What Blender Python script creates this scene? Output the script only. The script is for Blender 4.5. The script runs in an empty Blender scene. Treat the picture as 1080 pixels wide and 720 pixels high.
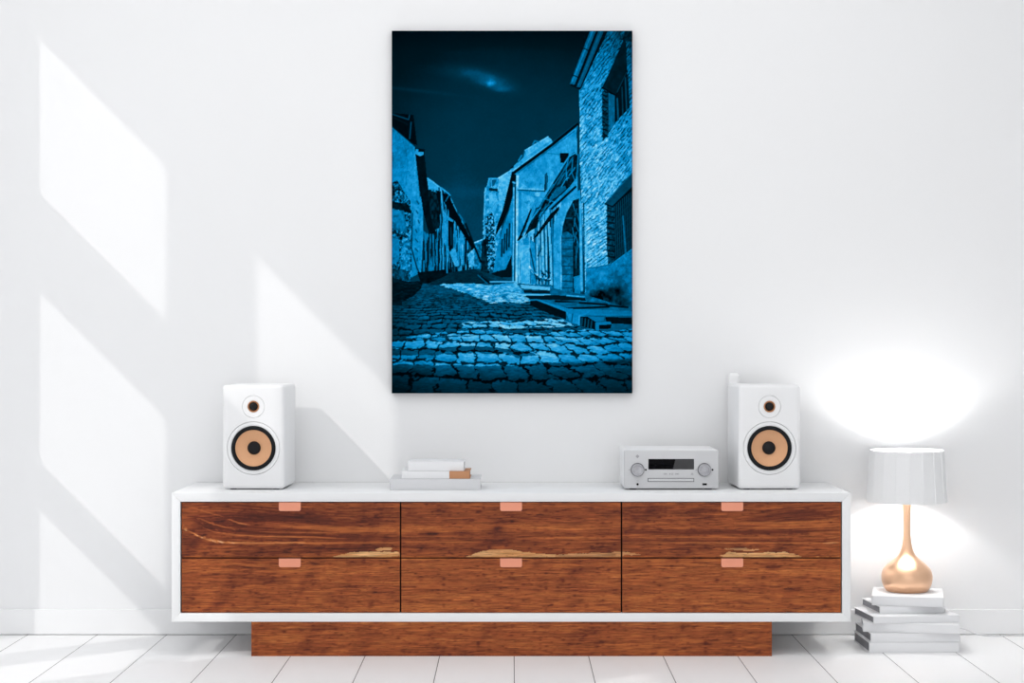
import bpy, bmesh, math, random
import numpy as np
from mathutils import Vector, Matrix

C = bpy.context.scene.collection
R = math.radians
F = 2005.0            # focal length in pixels of the 1080 px frame
H = 0.9274            # camera height
CAM_Y = -6.02         # the back wall is the plane y = 0

def PX(px, D): return (px - 540.0) * D / F
def PZ(py, D): return H - (py - 360.0) * D / F

# ------------------------------------------------------------------ materials
def s2l(c):
    return tuple((v / 255 / 12.92) if v / 255 <= 0.04045 else ((v / 255 + 0.055) / 1.055) ** 2.4 for v in c)

def mat(name, col, rough=0.5, metal=0.0, spec=0.5, emit=None, noise=0.0, nscale=(60, 60, 60), bump=0.0, coat=0.0):
    m = bpy.data.materials.new(name); m.use_nodes = True
    nt = m.node_tree; b = nt.nodes['Principled BSDF']
    col = tuple(col)
    b.inputs['Base Color'].default_value = (*col, 1)
    b.inputs['Roughness'].default_value = rough
    b.inputs['Metallic'].default_value = metal
    b.inputs['Specular IOR Level'].default_value = spec
    b.inputs['Coat Weight'].default_value = coat
    if emit:
        b.inputs['Emission Color'].default_value = (*emit[0], 1); b.inputs['Emission Strength'].default_value = emit[1]
    if noise or bump:
        tc = nt.nodes.new('ShaderNodeTexCoord'); mp = nt.nodes.new('ShaderNodeMapping'); nz = nt.nodes.new('ShaderNodeTexNoise')
        mp.inputs['Scale'].default_value = nscale
        nz.inputs['Scale'].default_value = 1.0; nz.inputs['Detail'].default_value = 4
        nt.links.new(tc.outputs['Object'], mp.inputs['Vector']); nt.links.new(mp.outputs['Vector'], nz.inputs['Vector'])
        if noise:
            mx = nt.nodes.new('ShaderNodeMix'); mx.data_type = 'RGBA'
            mx.inputs[6].default_value = (*[v * (1 - noise) for v in col], 1)
            mx.inputs[7].default_value = (*[min(1, v * (1 + noise)) for v in col], 1)
            nt.links.new(nz.outputs['Fac'], mx.inputs[0]); nt.links.new(mx.outputs[2], b.inputs['Base Color'])
        if bump:
            bp = nt.nodes.new('ShaderNodeBump'); bp.inputs['Strength'].default_value = 0.3; bp.inputs['Distance'].default_value = bump
            nt.links.new(nz.outputs['Fac'], bp.inputs['Height']); nt.links.new(bp.outputs['Normal'], b.inputs['Normal'])
    return m

M_wall = mat('white_wall_paint', (0.875, 0.880, 0.890), 0.9, spec=0.15, noise=0.006, nscale=(1.3, 1.3, 1.3))
M_ceil = mat('ceiling_paint', (0.88, 0.88, 0.88), 0.9, spec=0.1, noise=0.005)
M_base = mat('baseboard_paint', (0.89, 0.895, 0.905), 0.5, spec=0.3, noise=0.004)
M_lacq = mat('white_lacquer', (0.87, 0.88, 0.89), 0.35, spec=0.4, noise=0.006, nscale=(3, 3, 3))
M_spk = mat('speaker_white', (0.87, 0.875, 0.885), 0.35, spec=0.45, noise=0.005, nscale=(4, 4, 4))
M_rec = mat('receiver_white', (0.86, 0.865, 0.875), 0.4, spec=0.4, noise=0.005)
M_panel = mat('silver_panel', (0.60, 0.605, 0.62), 0.45, metal=0.15, noise=0.02, nscale=(4, 4, 400))
M_knob = mat('brushed_metal', (0.36, 0.36, 0.38), 0.3, metal=1.0, noise=0.45, nscale=(90, 90, 90))
M_groove = mat('grey_groove', (0.13, 0.13, 0.14), 0.6, noise=0.02)
M_mark = mat('grey_print', (0.36, 0.36, 0.38), 0.6, noise=0.02)
M_black = mat('black_plastic', (0.004, 0.004, 0.005), 0.5, spec=0.15, noise=0.1)
M_gloss = mat('black_glass', (0.001, 0.001, 0.002), 0.08, spec=0.05, noise=0.05)
M_glare = mat('painted_glare', (0.055, 0.055, 0.058), 0.45, spec=0.2, noise=0.15, nscale=(30, 30, 30))  # lighter grey that paints a reflection on the display
M_rubber = mat('black_rubber', (0.008, 0.009, 0.011), 0.5, spec=0.15, noise=0.1)
M_cap = mat('dust_cap_black', (0.007, 0.007, 0.009), 0.4, spec=0.22, noise=0.1)
M_cone = mat('copper_cone', s2l((222, 168, 126)), 0.5, metal=0.2, noise=0.14, nscale=(500, 500, 500), bump=0.0003)
M_ring = mat('copper_ring', s2l((196, 138, 98)), 0.35, metal=0.5, noise=0.05)
M_tab = mat('copper_tab', s2l((236, 154, 124)), 0.42, metal=0.2, noise=0.03, nscale=(20, 20, 20))
M_dark = mat('gap_shade', (0.012, 0.006, 0.004), 0.8, noise=0.1)
M_book = mat('white_cover', (0.84, 0.845, 0.86), 0.6, spec=0.3, noise=0.01, nscale=(30, 30, 30))
M_bookg = mat('pale_grey_cover', (0.70, 0.705, 0.725), 0.6, spec=0.3, noise=0.015, nscale=(30, 30, 30))
M_brown = mat('tan_cover', s2l((196, 142, 104)), 0.6, spec=0.3, noise=0.05, nscale=(40, 40, 40))
M_pages = mat('page_edges', (0.30, 0.30, 0.32), 0.9, spec=0.1, noise=0.25, nscale=(6, 6, 900))
M_lamp = mat('rose_gold', s2l((236, 192, 158)), 0.30, metal=0.85, noise=0.015, nscale=(8, 8, 8))
M_shade = mat('white_shade', (0.88, 0.885, 0.895), 0.85, spec=0.1, noise=0.01, nscale=(200, 200, 40))
M_bulb = mat('bulb_glow', (1, 1, 1), 0.5, emit=((1.0, 0.985, 0.96), 172.0), noise=0.001)
M_cord = mat('white_cord', (0.8, 0.8, 0.82), 0.5, noise=0.01)
M_side = mat('canvas_edge', (0.010, 0.016, 0.022), 0.8, spec=0.1, noise=0.1)
M_orn = mat('white_ceramic', (0.90, 0.905, 0.915), 0.4, spec=0.4, noise=0.004)

def vcol_mat(name, rough, spec, grain=False):
    m = bpy.data.materials.new(name); m.use_nodes = True
    nt = m.node_tree; b = nt.nodes['Principled BSDF']
    at = nt.nodes.new('ShaderNodeAttribute'); at.attribute_name = 'col'
    b.inputs['Roughness'].default_value = rough; b.inputs['Specular IOR Level'].default_value = spec
    if not grain:
        nt.links.new(at.outputs['Color'], b.inputs['Base Color']); return m
    tc = nt.nodes.new('ShaderNodeTexCoord')
    def noise(scale, detail):
        mp = nt.nodes.new('ShaderNodeMapping'); mp.inputs['Scale'].default_value = scale
        nz = nt.nodes.new('ShaderNodeTexNoise'); nz.inputs['Scale'].default_value = 1; nz.inputs['Detail'].default_value = detail
        nt.links.new(tc.outputs['Object'], mp.inputs['Vector']); nt.links.new(mp.outputs['Vector'], nz.inputs['Vector'])
        return nz.outputs['Fac']
    def mrange(v, a0, a1, b0, b1):
        n = nt.nodes.new('ShaderNodeMapRange'); n.inputs[1].default_value = a0; n.inputs[2].default_value = a1
        n.inputs[3].default_value = b0; n.inputs[4].default_value = b1
        nt.links.new(v, n.inputs[0]); return n.outputs[0]
    g1 = mrange(noise((22, 22, 420), 3), 0.3, 0.7, 0.66, 1.32)      # fine fibres
    g2 = mrange(noise((55, 55, 300), 2), 0.60, 0.72, 1.0, 0.62)      # short pores
    mu = nt.nodes.new('ShaderNodeMath'); mu.operation = 'MULTIPLY'
    nt.links.new(g1, mu.inputs[0]); nt.links.new(g2, mu.inputs[1])
    mx = nt.nodes.new('ShaderNodeVectorMath'); mx.operation = 'SCALE'
    nt.links.new(at.outputs['Color'], mx.inputs[0]); nt.links.new(mu.outputs[0], mx.inputs['Scale'])
    nt.links.new(mx.outputs[0], b.inputs['Base Color'])
    bp = nt.nodes.new('ShaderNodeBump'); bp.inputs['Strength'].default_value = 0.25; bp.inputs['Distance'].default_value = 0.0006
    nt.links.new(mu.outputs[0], bp.inputs['Height']); nt.links.new(bp.outputs['Normal'], b.inputs['Normal'])
    return m
M_wood = vcol_mat('reddish_wood', 0.5, 0.25, True)
M_print = vcol_mat('canvas_print', 0.85, 0.0)

def floor_mat():
    m = bpy.data.materials.new('white_plank_floor'); m.use_nodes = True
    nt = m.node_tree; b = nt.nodes['Principled BSDF']
    tc = nt.nodes.new('ShaderNodeTexCoord'); sx = nt.nodes.new('ShaderNodeSeparateXYZ')
    nt.links.new(tc.outputs['Object'], sx.inputs[0])
    def math_(op, a, bb=None):
        n = nt.nodes.new('ShaderNodeMath'); n.operation = op
        for i, v in enumerate((a, bb)):
            if v is None: continue
            if isinstance(v, (int, float)): n.inputs[i].default_value = v
            else: nt.links.new(v, n.inputs[i])
        return n.outputs[0]
    u = math_('DIVIDE', math_('ADD', sx.outputs[0], 20 * 0.2197 - 0.0062), 0.2197)
    fr = math_('FRACT', u); idx = math_('FLOOR', u)
    d = math_('ABSOLUTE', math_('SUBTRACT', math_('ABSOLUTE', math_('SUBTRACT', fr, 0.5)), 0.5))
    seam = math_('LESS_THAN', d, 0.0052)
    wn = nt.nodes.new('ShaderNodeTexWhiteNoise'); wn.noise_dimensions = '1D'; nt.links.new(idx, wn.inputs['W'])
    mp = nt.nodes.new('ShaderNodeMapping'); mp.inputs['Scale'].default_value = (14, 1.6, 1)
    nz = nt.nodes.new('ShaderNodeTexNoise'); nz.inputs['Scale'].default_value = 1; nz.inputs['Detail'].default_value = 5
    nt.links.new(tc.outputs['Object'], mp.inputs[0]); nt.links.new(mp.outputs[0], nz.inputs[0])
    v = math_('ADD', math_('MULTIPLY', wn.outputs['Value'], 0.02), math_('MULTIPLY', nz.outputs['Fac'], 0.02))
    v = math_('ADD', v, 0.905)
    cmb = nt.nodes.new('ShaderNodeCombineColor')
    nt.links.new(v, cmb.inputs[0]); nt.links.new(v, cmb.inputs[1]); nt.links.new(math_('MULTIPLY', v, 1.008), cmb.inputs[2])
    mx = nt.nodes.new('ShaderNodeMix'); mx.data_type = 'RGBA'
    nt.links.new(seam, mx.inputs[0]); nt.links.new(cmb.outputs[0], mx.inputs[6]); mx.inputs[7].default_value = (0.13, 0.125, 0.13, 1)
    nt.links.new(mx.outputs[2], b.inputs['Base Color'])
    b.inputs['Roughness'].default_value = 0.45; b.inputs['Specular IOR Level'].default_value = 0.3
    bp = nt.nodes.new('ShaderNodeBump'); bp.inputs['Strength'].default_value = 0.4; bp.inputs['Distance'].default_value = 0.002; bp.invert = True
    nt.links.new(seam, bp.inputs['Height']); nt.links.new(bp.outputs[0], b.inputs['Normal'])
    return m
M_floor = floor_mat()

# ------------------------------------------------------------------ mesh helpers
def bx(bm, x0, x1, y0, y1, z0, z1, bevel=0.0, seg=2):
    r = bmesh.ops.create_cube(bm, size=1.0)
    vs = r['verts']
    for v in vs:
        v.co = Vector((x0 + (v.co.x + .5) * (x1 - x0), y0 + (v.co.y + .5) * (y1 - y0), z0 + (v.co.z + .5) * (z1 - z0)))
    if bevel:
        es = list({e for v in vs for e in v.link_edges})
        bmesh.ops.bevel(bm, geom=es, offset=bevel, segments=seg, affect='EDGES', profile=0.5)
    return bm

def lathe(bm, prof, n=64, axis='z', loc=(0, 0, 0)):
    """prof: (r, h). axis 'z': h along +z. axis '-y': h along -y (towards the camera)."""
    rings = []
    for r, h in prof:
        if r < 1e-6:
            p = [Vector((0, 0, h))]
        else:
            p = [Vector((r * math.cos(2 * math.pi * i / n), r * math.sin(2 * math.pi * i / n), h)) for i in range(n)]
        if axis == '-y':
            p = [Vector((q.x, -q.z, q.y)) for q in p]
        rings.append([bm.verts.new(q + Vector(loc)) for q in p])
    for a, b in zip(rings, rings[1:]):
        for i in range(n):
            j = (i + 1) % n
            if len(a) == 1 and len(b) == 1: continue
            if len(a) == 1: bm.faces.new((a[0], b[i], b[j]))
            elif len(b) == 1: bm.faces.new((a[i], a[j], b[0]))
            else: bm.faces.new((a[i], a[j], b[j], b[i]))
    bmesh.ops.recalc_face_normals(bm, faces=bm.faces)
    return bm

def tube(bm, pts, r, n=10):
    pts = [Vector(p) for p in pts]
    rings = []
    for i, p in enumerate(pts):
        t = (pts[min(i + 1, len(pts) - 1)] - pts[max(i - 1, 0)]).normalized()
        a = t.cross(Vector((0, 0, 1)))
        if a.length < 1e-3: a = t.cross(Vector((1, 0, 0)))
        a.normalize(); b = t.cross(a)
        rings.append([bm.verts.new(p + a * r * math.cos(2 * math.pi * k / n) + b * r * math.sin(2 * math.pi * k / n)) for k in range(n)])
    for p, q in zip(rings, rings[1:]):
        for k in range(n): bm.faces.new((p[k], p[(k + 1) % n], q[(k + 1) % n], q[k]))
    bm.faces.new(rings[0]); bm.faces.new(rings[-1])
    bmesh.ops.recalc_face_normals(bm, faces=bm.faces)
    return bm

def spline(pts, n=12):
    out = []; P = [Vector(p) for p in pts]; P = [P[0]] + P + [P[-1]]
    for i in range(1, len(P) - 2):
        for k in range(n):
            t = k / n
            out.append(0.5 * ((2 * P[i]) + (P[i + 1] - P[i - 1]) * t + (2 * P[i - 1] - 5 * P[i] + 4 * P[i + 1] - P[i + 2]) * t * t + (3 * P[i] - P[i - 1] - 3 * P[i + 1] + P[i + 2]) * t ** 3))
    out.append(P[-2]); return out

def obj(name, bm, m, parent=None, smooth=35, loc=None):
    if isinstance(bm, bmesh.types.BMesh):
        me = bpy.data.meshes.new(name); bm.to_mesh(me); bm.free()
    else:
        me = bm; me.name = name
    for mm in (m if isinstance(m, (list, tuple)) else [m]): me.materials.append(mm)
    if smooth:
        for p in me.polygons: p.use_smooth = True
        me.set_sharp_from_angle(angle=R(smooth))
    o = bpy.data.objects.new(name, me); C.objects.link(o)
    if parent: o.parent = parent
    if loc: o.location = loc
    return o

def thing(name, label, cat, loc=(0, 0, 0), rz=0, group=None):
    o = bpy.data.objects.new(name, None); C.objects.link(o)
    o.empty_display_size = 0.05
    o.location = loc; o.rotation_euler = (0, 0, rz)
    o['label'] = label; o['category'] = cat
    if group: o['group'] = group
    return o

def struct(name, bm, m, parent=None, smooth=0):
    o = obj(name, bm, m, parent, smooth)
    if parent is None: o['kind'] = 'structure'
    return o

def B(*a, **k): return bx(bmesh.new(), *a, **k)

# ------------------------------------------------------------------ numpy noise and raster helpers
def vnoise(x, y, seed=0):
    xi = np.floor(x).astype(np.int64); yi = np.floor(y).astype(np.int64)
    fx = x - xi; fy = y - yi; fx = fx * fx * (3 - 2 * fx); fy = fy * fy * (3 - 2 * fy)
    def h(a, b):
        n = (a * 374761393 + b * 668265263 + seed * 1442695041) & 0x7fffffff
        n = ((n ^ (n >> 13)) * 1274126177) & 0x7fffffff
        return ((n ^ (n >> 16)) & 0xffff) / 65535.0
    return (h(xi, yi) * (1 - fx) + h(xi + 1, yi) * fx) * (1 - fy) + (h(xi, yi + 1) * (1 - fx) + h(xi + 1, yi + 1) * fx) * fy

def fbm(x, y, seed=0, o=4):
    s = 0; a = 0.5; t = 0
    for k in range(o):
        s = s + a * vnoise(x * 2 ** k, y * 2 ** k, seed + k * 17); t += a; a *= 0.55
    return s / t

def hash2(a, b, seed=0):
    n = (a.astype(np.int64) * 374761393 + b.astype(np.int64) * 668265263 + seed * 1442695041) & 0x7fffffff
    n = ((n ^ (n >> 13)) * 1274126177) & 0x7fffffff
    return ((n ^ (n >> 16)) & 0xffff) / 65535.0

def in_poly(X, Y, pts):
    m = np.zeros(X.shape, bool); n = len(pts)
    for i in range(n):
        x0, y0 = pts[i]; x1, y1 = pts[(i + 1) % n]
        if y0 == y1: continue
        c = (Y >= min(y0, y1)) & (Y < max(y0, y1)) & (X < (x1 - x0) * (Y - y0) / (y1 - y0) + x0)
        m ^= c
    return m

def seg_dist(X, Y, pts):
    d = np.full(X.shape, 1e9); T = np.zeros(X.shape); L = 0
    for (x0, y0), (x1, y1) in zip(pts, pts[1:]):
        dx, dy = x1 - x0, y1 - y0; l2 = dx * dx + dy * dy; l = math.sqrt(l2)
        t = np.clip(((X - x0) * dx + (Y - y0) * dy) / l2, 0, 1)
        dd = np.hypot(X - x0 - t * dx, Y - y0 - t * dy)
        c = dd < d; d = np.where(c, dd, d); T = np.where(c, L + t * l, T); L += l
    return d, T / max(L, 1e-6)

class Raster:
    """A scalar or colour picture sampled at (X, Y), drawn with polygons and strokes."""
    def __init__(s, X, Y, base):
        s.X, s.Y = X, Y; s.v = np.array(base, float) + np.zeros(X.shape + np.shape(base)[2:] if False else X.shape)
    def poly(s, pts, val, a=1.0):
        m = in_poly(s.X, s.Y, pts)
        vv = val[m] if isinstance(val, np.ndarray) else val
        s.v[m] = s.v[m] * (1 - a) + a * vv
    def line(s, pts, w, val, a=1.0, taper=False):
        xs = [p[0] for p in pts]; ys = [p[1] for p in pts]
        bb = (s.X > min(xs) - w - 2) & (s.X < max(xs) + w + 2) & (s.Y > min(ys) - w - 2) & (s.Y < max(ys) + w + 2)
        if not bb.any(): return
        d, T = seg_dist(s.X[bb], s.Y[bb], pts)
        ww = w / 2 * (np.sin(np.pi * np.clip(T, 0.02, 0.98)) ** 0.6 if taper else 1.0)
        m = np.clip(ww - d + 0.5, 0, 1) * a
        s.v[bb] = s.v[bb] * (1 - m) + m * val

def ramp(t, stops):
    ts = [q[0] for q in stops]; cs = np.array([s2l(q[1]) for q in stops])
    return np.stack([np.interp(t, ts, cs[:, k]) for k in range(3)], -1)

def grid_slab(name, x0, x1, z0, z1, yf, yb, nx, nz, colfun, side_col, m, parent, mats=None):
    """A slab whose front face (y = yf) is a grid with one colour per vertex; returns the object."""
    xs = np.linspace(x0, x1, nx + 1); zs = np.linspace(z1, z0, nz + 1)
    XX, ZZ = np.meshgrid(xs, zs)
    col = colfun(XX, ZZ)
    N = (nx + 1) * (nz + 1)
    co = np.stack([XX.ravel(), np.full(N, yf), ZZ.ravel()], -1)
    idx = np.arange(N).reshape(nz + 1, nx + 1)
    q = np.stack([idx[1:, :-1], idx[1:, 1:], idx[:-1, 1:], idx[:-1, :-1]], -1).reshape(-1, 4)
    me = bpy.data.meshes.new(name)
    faces = q.tolist(); allco = co; cols = col.reshape(-1, 3)
    if yb is not None:
        bc = np.array([[x0, yf, z0], [x1, yf, z0], [x1, yf, z1], [x0, yf, z1], [x0, yb, z0], [x1, yb, z0], [x1, yb, z1], [x0, yb, z1]])
        allco = np.concatenate([co, bc]); cols = np.concatenate([cols, np.tile(np.array(side_col), (8, 1))])
        o = N
        faces += [[o + 5, o + 4, o + 7, o + 6], [o + 4, o + 0, o + 3, o + 7], [o + 1, o + 5, o + 6, o + 2], [o + 3, o + 2, o + 6, o + 7], [o + 4, o + 5, o + 1, o + 0]]
    me.from_pydata(allco.tolist(), [], faces)
    at = me.color_attributes.new('col', 'FLOAT_COLOR', 'POINT')
    at.data.foreach_set('color', np.concatenate([cols, np.ones((len(cols), 1))], 1).astype(np.float32).ravel())
    return obj(name, me, m, parent, smooth=0)

# ------------------------------------------------------------------ the room
LX = -2.0; RX = 2.6; CZ = 2.7; FY = -7.5
struct('wall_back', B(LX - 0.15, RX + 0.15, 0, 0.15, -0.1, CZ), M_wall)
struct('floor', B(LX - 0.15, RX + 0.15, FY, 0.0, -0.1, 0), M_floor)
struct('ceiling', B(LX - 0.15, RX + 0.15, FY, 0.15, CZ, CZ + 0.1), M_ceil)
struct('wall_right', B(RX, RX + 0.15, FY, 0, 0, CZ), M_wall)
# left wall with openings: y ranges of the casements and z ranges of their panes
cols = [((-0.84, -0.45), [(0.04, 0.917), (1.05, 1.607), (1.90, 2.406)]),
        ((-1.50, -1.075), [(0.04, 0.917), (1.05, 1.607), (1.90, 2.406)]),
        ((-3.25, -2.85), [(1.90, 2.406)])]
bm = bmesh.new()
ys = [0.0]
for (a, b), _ in cols: ys += [b, a]
ys.append(FY)
for i in range(0, len(ys) - 1, 2): bx(bm, LX - 0.02, LX, ys[i + 1], ys[i], 0, CZ)
for (a, b), zz in cols:
    e = [0.0]
    for z0, z1 in zz: e += [z0, z1]
    e.append(CZ)
    for i in range(0, len(e), 2): bx(bm, LX - 0.02, LX, a, b, e[i], e[i + 1])
struct('wall_left', bm, M_wall)
for k, ((a, b), zz) in enumerate(cols):
    bm = bmesh.new(); z0 = zz[0][0]; z1 = zz[-1][1]; w = 0.03
    bx(bm, LX, LX + 0.012, a - w, a, z0 - w, z1 + w, 0.003); bx(bm, LX, LX + 0.012, b, b + w, z0 - w, z1 + w, 0.003)
    bx(bm, LX, LX + 0.012, a, b, z1, z1 + w, 0.003); bx(bm, LX, LX + 0.012, a, b, z0 - w, z0, 0.003)
    struct('window_%d' % (k + 1), bm, M_base)
BBH = PZ(642.5, 6.008)
bm = bmesh.new(); bx(bm, LX, RX, -0.012, -0.0002, 0.002, BBH, 0.002)
struct('baseboard_back', bm, M_base)

# ------------------------------------------------------------------ wood figure, in photograph-independent board coordinates
WB = 5.603
def wood_fun(root_y):
    def f(XX, ZZ):
        # board millimetre-ish coordinates (u to the right, v down from the top of the fronts)
        X = 540 + XX * F / WB; Y = 360 + (H - ZZ) * F / WB
        wob = (fbm(X / 60, Y / 25, 3) - 0.5) * 14 + (fbm(X / 18, Y / 8, 4) - 0.5) * 3
        Yw = Y + wob * 0.55
        t = 0.49 + 0.26 * (fbm(X / 210, Yw / 9, 11, 4) - 0.5) + 0.26 * (fbm(X / 60, Yw / 1.5, 12, 3) - 0.5) + 0.34 * (fbm(X / 12, Y / 0.95, 13, 2) - 0.5)
        diag = fbm((X + 0.55 * Y) / 20, (Y - 0.2 * X) / 60, 21, 4)
        t -= 0.42 * np.clip(diag - 0.50, 0, 1)
        sp = fbm(X / 6, Y / 1.6, 31, 2); t -= 0.8 * np.clip(sp - 0.60, 0, 1)
        # tone of the boards: upper row a little deeper and redder than the lower one
        up = np.clip((588 - Y) / 4, 0, 1)
        t -= 0.09 * up; t += 0.05 * np.exp(-((Y - 556 - 2 * np.sin(X / 60)) / 6) ** 2) * (X > 400)
        r = Raster(X, Y, t)
        def P(l, ox): return [(ox + x / 4.5, 525 + y / 4.5) for x, y in l]
        rng = np.random.RandomState(5)
        def bundle(l, ox, n, spread, w, val, a):
            for _ in range(n):
                dy = rng.uniform(-spread, spread); dx = rng.uniform(-40, 40); k = rng.uniform(0.5, 1.0)
                i0 = 0
                r.line(P([(x * 1.0 + dx * (1 - k), y + dy + rng.uniform(-4, 4)) for x, y in l], ox), w * rng.uniform(0.6, 1.3), val + rng.uniform(-.06, .06), a, True)
        L = 185
        upm = Y < 587.5
        keep = r.v.copy()
        # left column: dark plum figure sweeping round a knot
        blob = np.exp(-(((X - 228) / 32) ** 2 + ((Y - 555) / 9) ** 2)); r.v -= 0.32 * blob * (0.5 + fbm(X / 5, Y / 2.4, 41, 3))
        blob = np.exp(-(((X - 300) / 48) ** 2 + ((Y - 546 - (X - 300) * 0.06) / 6) ** 2)); r.v -= 0.34 * blob * (0.4 + 1.2 * fbm(X / 22, Y / 2, 42, 3))
        blob = np.exp(-(((X - 195) / 14) ** 2 + ((Y - 572) / 8) ** 2)); r.v -= 0.18 * blob
        blob = np.exp(-(((X - 360) / 60) ** 2 + ((Y - 578) / 4) ** 2)); r.v -= 0.18 * blob
        bundle([(60, 70), (200, 60), (400, 75), (620, 95), (850, 110)], L, 14, 35, 1.3, 0.14, 0.6)
        bundle([(90, 100), (180, 130), (300, 150), (500, 165), (800, 175), (1060, 180)], L, 12, 22, 1.2, 0.14, 0.6)
        bundle([(30, 175), (90, 205), (180, 222), (330, 225)], L, 6, 14, 1.0, 0.2, 0.5)
        bundle([(430, 118), (560, 128), (800, 150), (1060, 150)], L, 7, 16, 1.4, 0.66, 0.5)
        for l, w, v in (([(25, 140), (60, 155), (110, 180), (160, 200), (240, 212), (420, 214), (560, 212), (690, 218)], 1.9, 0.88),
                        ([(130, 140), (180, 160), (280, 174), (420, 182), (650, 185), (760, 190)], 1.7, 0.82),
                        ([(110, 95), (170, 120), (240, 140), (300, 148)], 1.4, 0.76),
                        ([(250, 100), (300, 118), (355, 130)], 1.6, 0.86), ([(560, 212), (800, 213), (1065, 211)], 1.3, 0.72),
                        ([(400, 160), (640, 164), (900, 166)], 1.2, 0.68), ([(60, 40), (160, 70), (230, 90)], 1.2, 0.66)):
            r.line(P(l, L), w, v, 0.75, True)
        for _ in range(26):      # bright nicks along the lowest sweep
            k = rng.uniform(0, 1); x = 40 + 230 * k; y = 147 + 66 * (1 - (1 - k) ** 2) + rng.uniform(-7, 3)
            r.line(P([(x, y), (x + rng.uniform(8, 20), y + rng.uniform(2, 9))], L), rng.uniform(0.5, 1.1), 0.95, 0.8, True)
        for _ in range(22):
            x = rng.uniform(100, 290); y = 110 + (x - 100) * 0.2 + rng.uniform(-18, 26)
            r.line(P([(x, y), (x + 14, y + 7)], L), 0.7, rng.choice([0.7, 0.08]), 0.6, True)
        for _ in range(16):
            x = rng.uniform(600, 760); r.line(P([(x, 283), (x + 8, 282)], L), 0.8, 0.95, 0.8)
        # middle column
        Q = 420
        bundle([(0, 190), (250, 185), (420, 195), (600, 190), (1060, 175)], Q, 10, 28, 0.9, 0.22, 0.45)
        bundle([(0, 110), (300, 115), (700, 105), (1060, 100)], Q, 8, 40, 0.9, 0.60, 0.3)
        for x, y, w_, h_ in ((480, 205, 45, 9), (160, 170, 40, 10), (310, 160, 30, 8), (520, 112, 60, 9), (470, 150, 30, 25), (380, 330, 40, 22), (500, 400, 60, 40), (180, 510, 40, 16)):
            cx, cy = Q + x / 4.5, 525 + y / 4.5
            r.v -= 0.30 * np.exp(-(((X - cx) / (w_ / 4.5)) ** 2 + ((Y - cy) / (h_ / 4.5)) ** 2)) * (0.3 + 1.3 * fbm(X / 4, Y / 1.6, 51, 3))
        for l, w, v in (([(10, 208), (400, 209)], 1.4, 0.78), ([(600, 188), (1060, 190)], 1.4, 0.74), ([(700, 210), (1060, 205)], 1.3, 0.7), ([(20, 183), (330, 180)], 1.2, 0.66)):
            r.line(P(l, Q), w, v, 0.7, True)
        # right column
        G = 650
        bundle([(560, 120), (800, 80), (950, 70), (1065, 60)], G, 16, 34, 1.2, 0.12, 0.55)
        bundle([(40, 160), (300, 165), (700, 160), (1065, 150)], G, 12, 12, 0.9, 0.14, 0.55)
        bundle([(30, 195), (500, 198), (1065, 195)], G, 9, 14, 1.0, 0.18, 0.5)
        bundle([(560, 125), (800, 130), (1065, 120)], G, 8, 14, 1.3, 0.68, 0.5)
        for l, w, v in (([(30, 186), (600, 186), (950, 187)], 1.3, 0.72), ([(30, 212), (500, 212), (1065, 213)], 1.5, 0.80), ([(980, 215), (1065, 210)], 1.4, 0.95),
                        ([(900, 165), (1065, 160)], 0.8, 0.7), ([(1000, 190), (1065, 183)], 0.8, 0.85)):
            r.line(P(l, G), w, v, 0.75, True)
        for _ in range(12):
            x = rng.uniform(940, 1060); r.line(P([(x, 281), (x + 8, 280)], G), 0.8, 0.95, 0.8)
        r.v = np.where(upm, r.v, keep)
        # lower row
        for ox, l in ((L, [(30, 310), (200, 300), (330, 318), (600, 326), (1060, 324)]), (L, [(330, 350), (700, 346), (1060, 350)]), (Q, [(20, 316), (200, 312), (360, 325)]), (Q, [(700, 325), (900, 318), (1060, 312)]),
                      (G, [(150, 315), (300, 312), (500, 322)]), (G, [(600, 345), (800, 350), (1060, 340)])):
            r.line(P(l, ox), 2.6, 0.7, 0.45, True)
        plum = np.clip(0.62 * np.exp(-(((X - 262) / 60) ** 2 + ((Y - 552) / 15) ** 2)), 0, 1) * upm
        t = np.clip(r.v, 0, 1)
        c = ramp(t, [(0, (58, 20, 12)), (0.22, (104, 44, 22)), (0.45, (150, 76, 36)), (0.65, (182, 103, 50)), (0.82, (212, 142, 84)), (1, (244, 200, 156))])
        c = c * (1 - plum[..., None]) + plum[..., None] * c * np.array([0.86, 0.72, 0.86])
        # pale sapwood flashes
        s = Raster(X + (fbm(X / 9, Y / 3, 65) - 0.5) * 9, Y + (fbm(X / 6, Y / 3, 66) - 0.5) * 2.6, 0.0)
        s.poly(P([(715, 285), (780, 272), (830, 258), (960, 254), (1066, 254), (1066, 276), (930, 281), (850, 285)], L), 1.0)
        s.poly(P([(935, 243), (965, 235), (1025, 236), (1020, 247), (960, 248)], L), 0.8)
        s.poly(P([(325, 279), (375, 258), (430, 246), (535, 245), (600, 258), (740, 270), (740, 281), (560, 281), (440, 280)], Q), 0.85)
        s.poly(P([(735, 272), (860, 262), (1062, 256), (1062, 282), (735, 282)], Q), 0.5)
        s.poly(P([(0, 256), (60, 256), (118, 268), (60, 272), (0, 278)], G), 0.7)
        s.poly(P([(495, 274), (535, 258), (640, 261), (790, 255), (870, 272), (915, 284), (700, 283), (520, 280)], G), 1.0)
        s.poly(P([(510, 240), (590, 236), (680, 244), (640, 249), (560, 247)], G), 0.6)
        k = np.clip(s.v, 0, 1) * upm * (0.72 + 0.4 * fbm(X / 14, Y / 2, 61, 3)); k = np.clip(k, 0, 1)[..., None]
        tan = ramp(np.clip(0.3 + 0.9 * fbm(X / 30, Y / 2.5, 62, 3), 0, 1), [(0, (160, 92, 48)), (0.5, (204, 142, 84)), (1, (232, 184, 128))])
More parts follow.
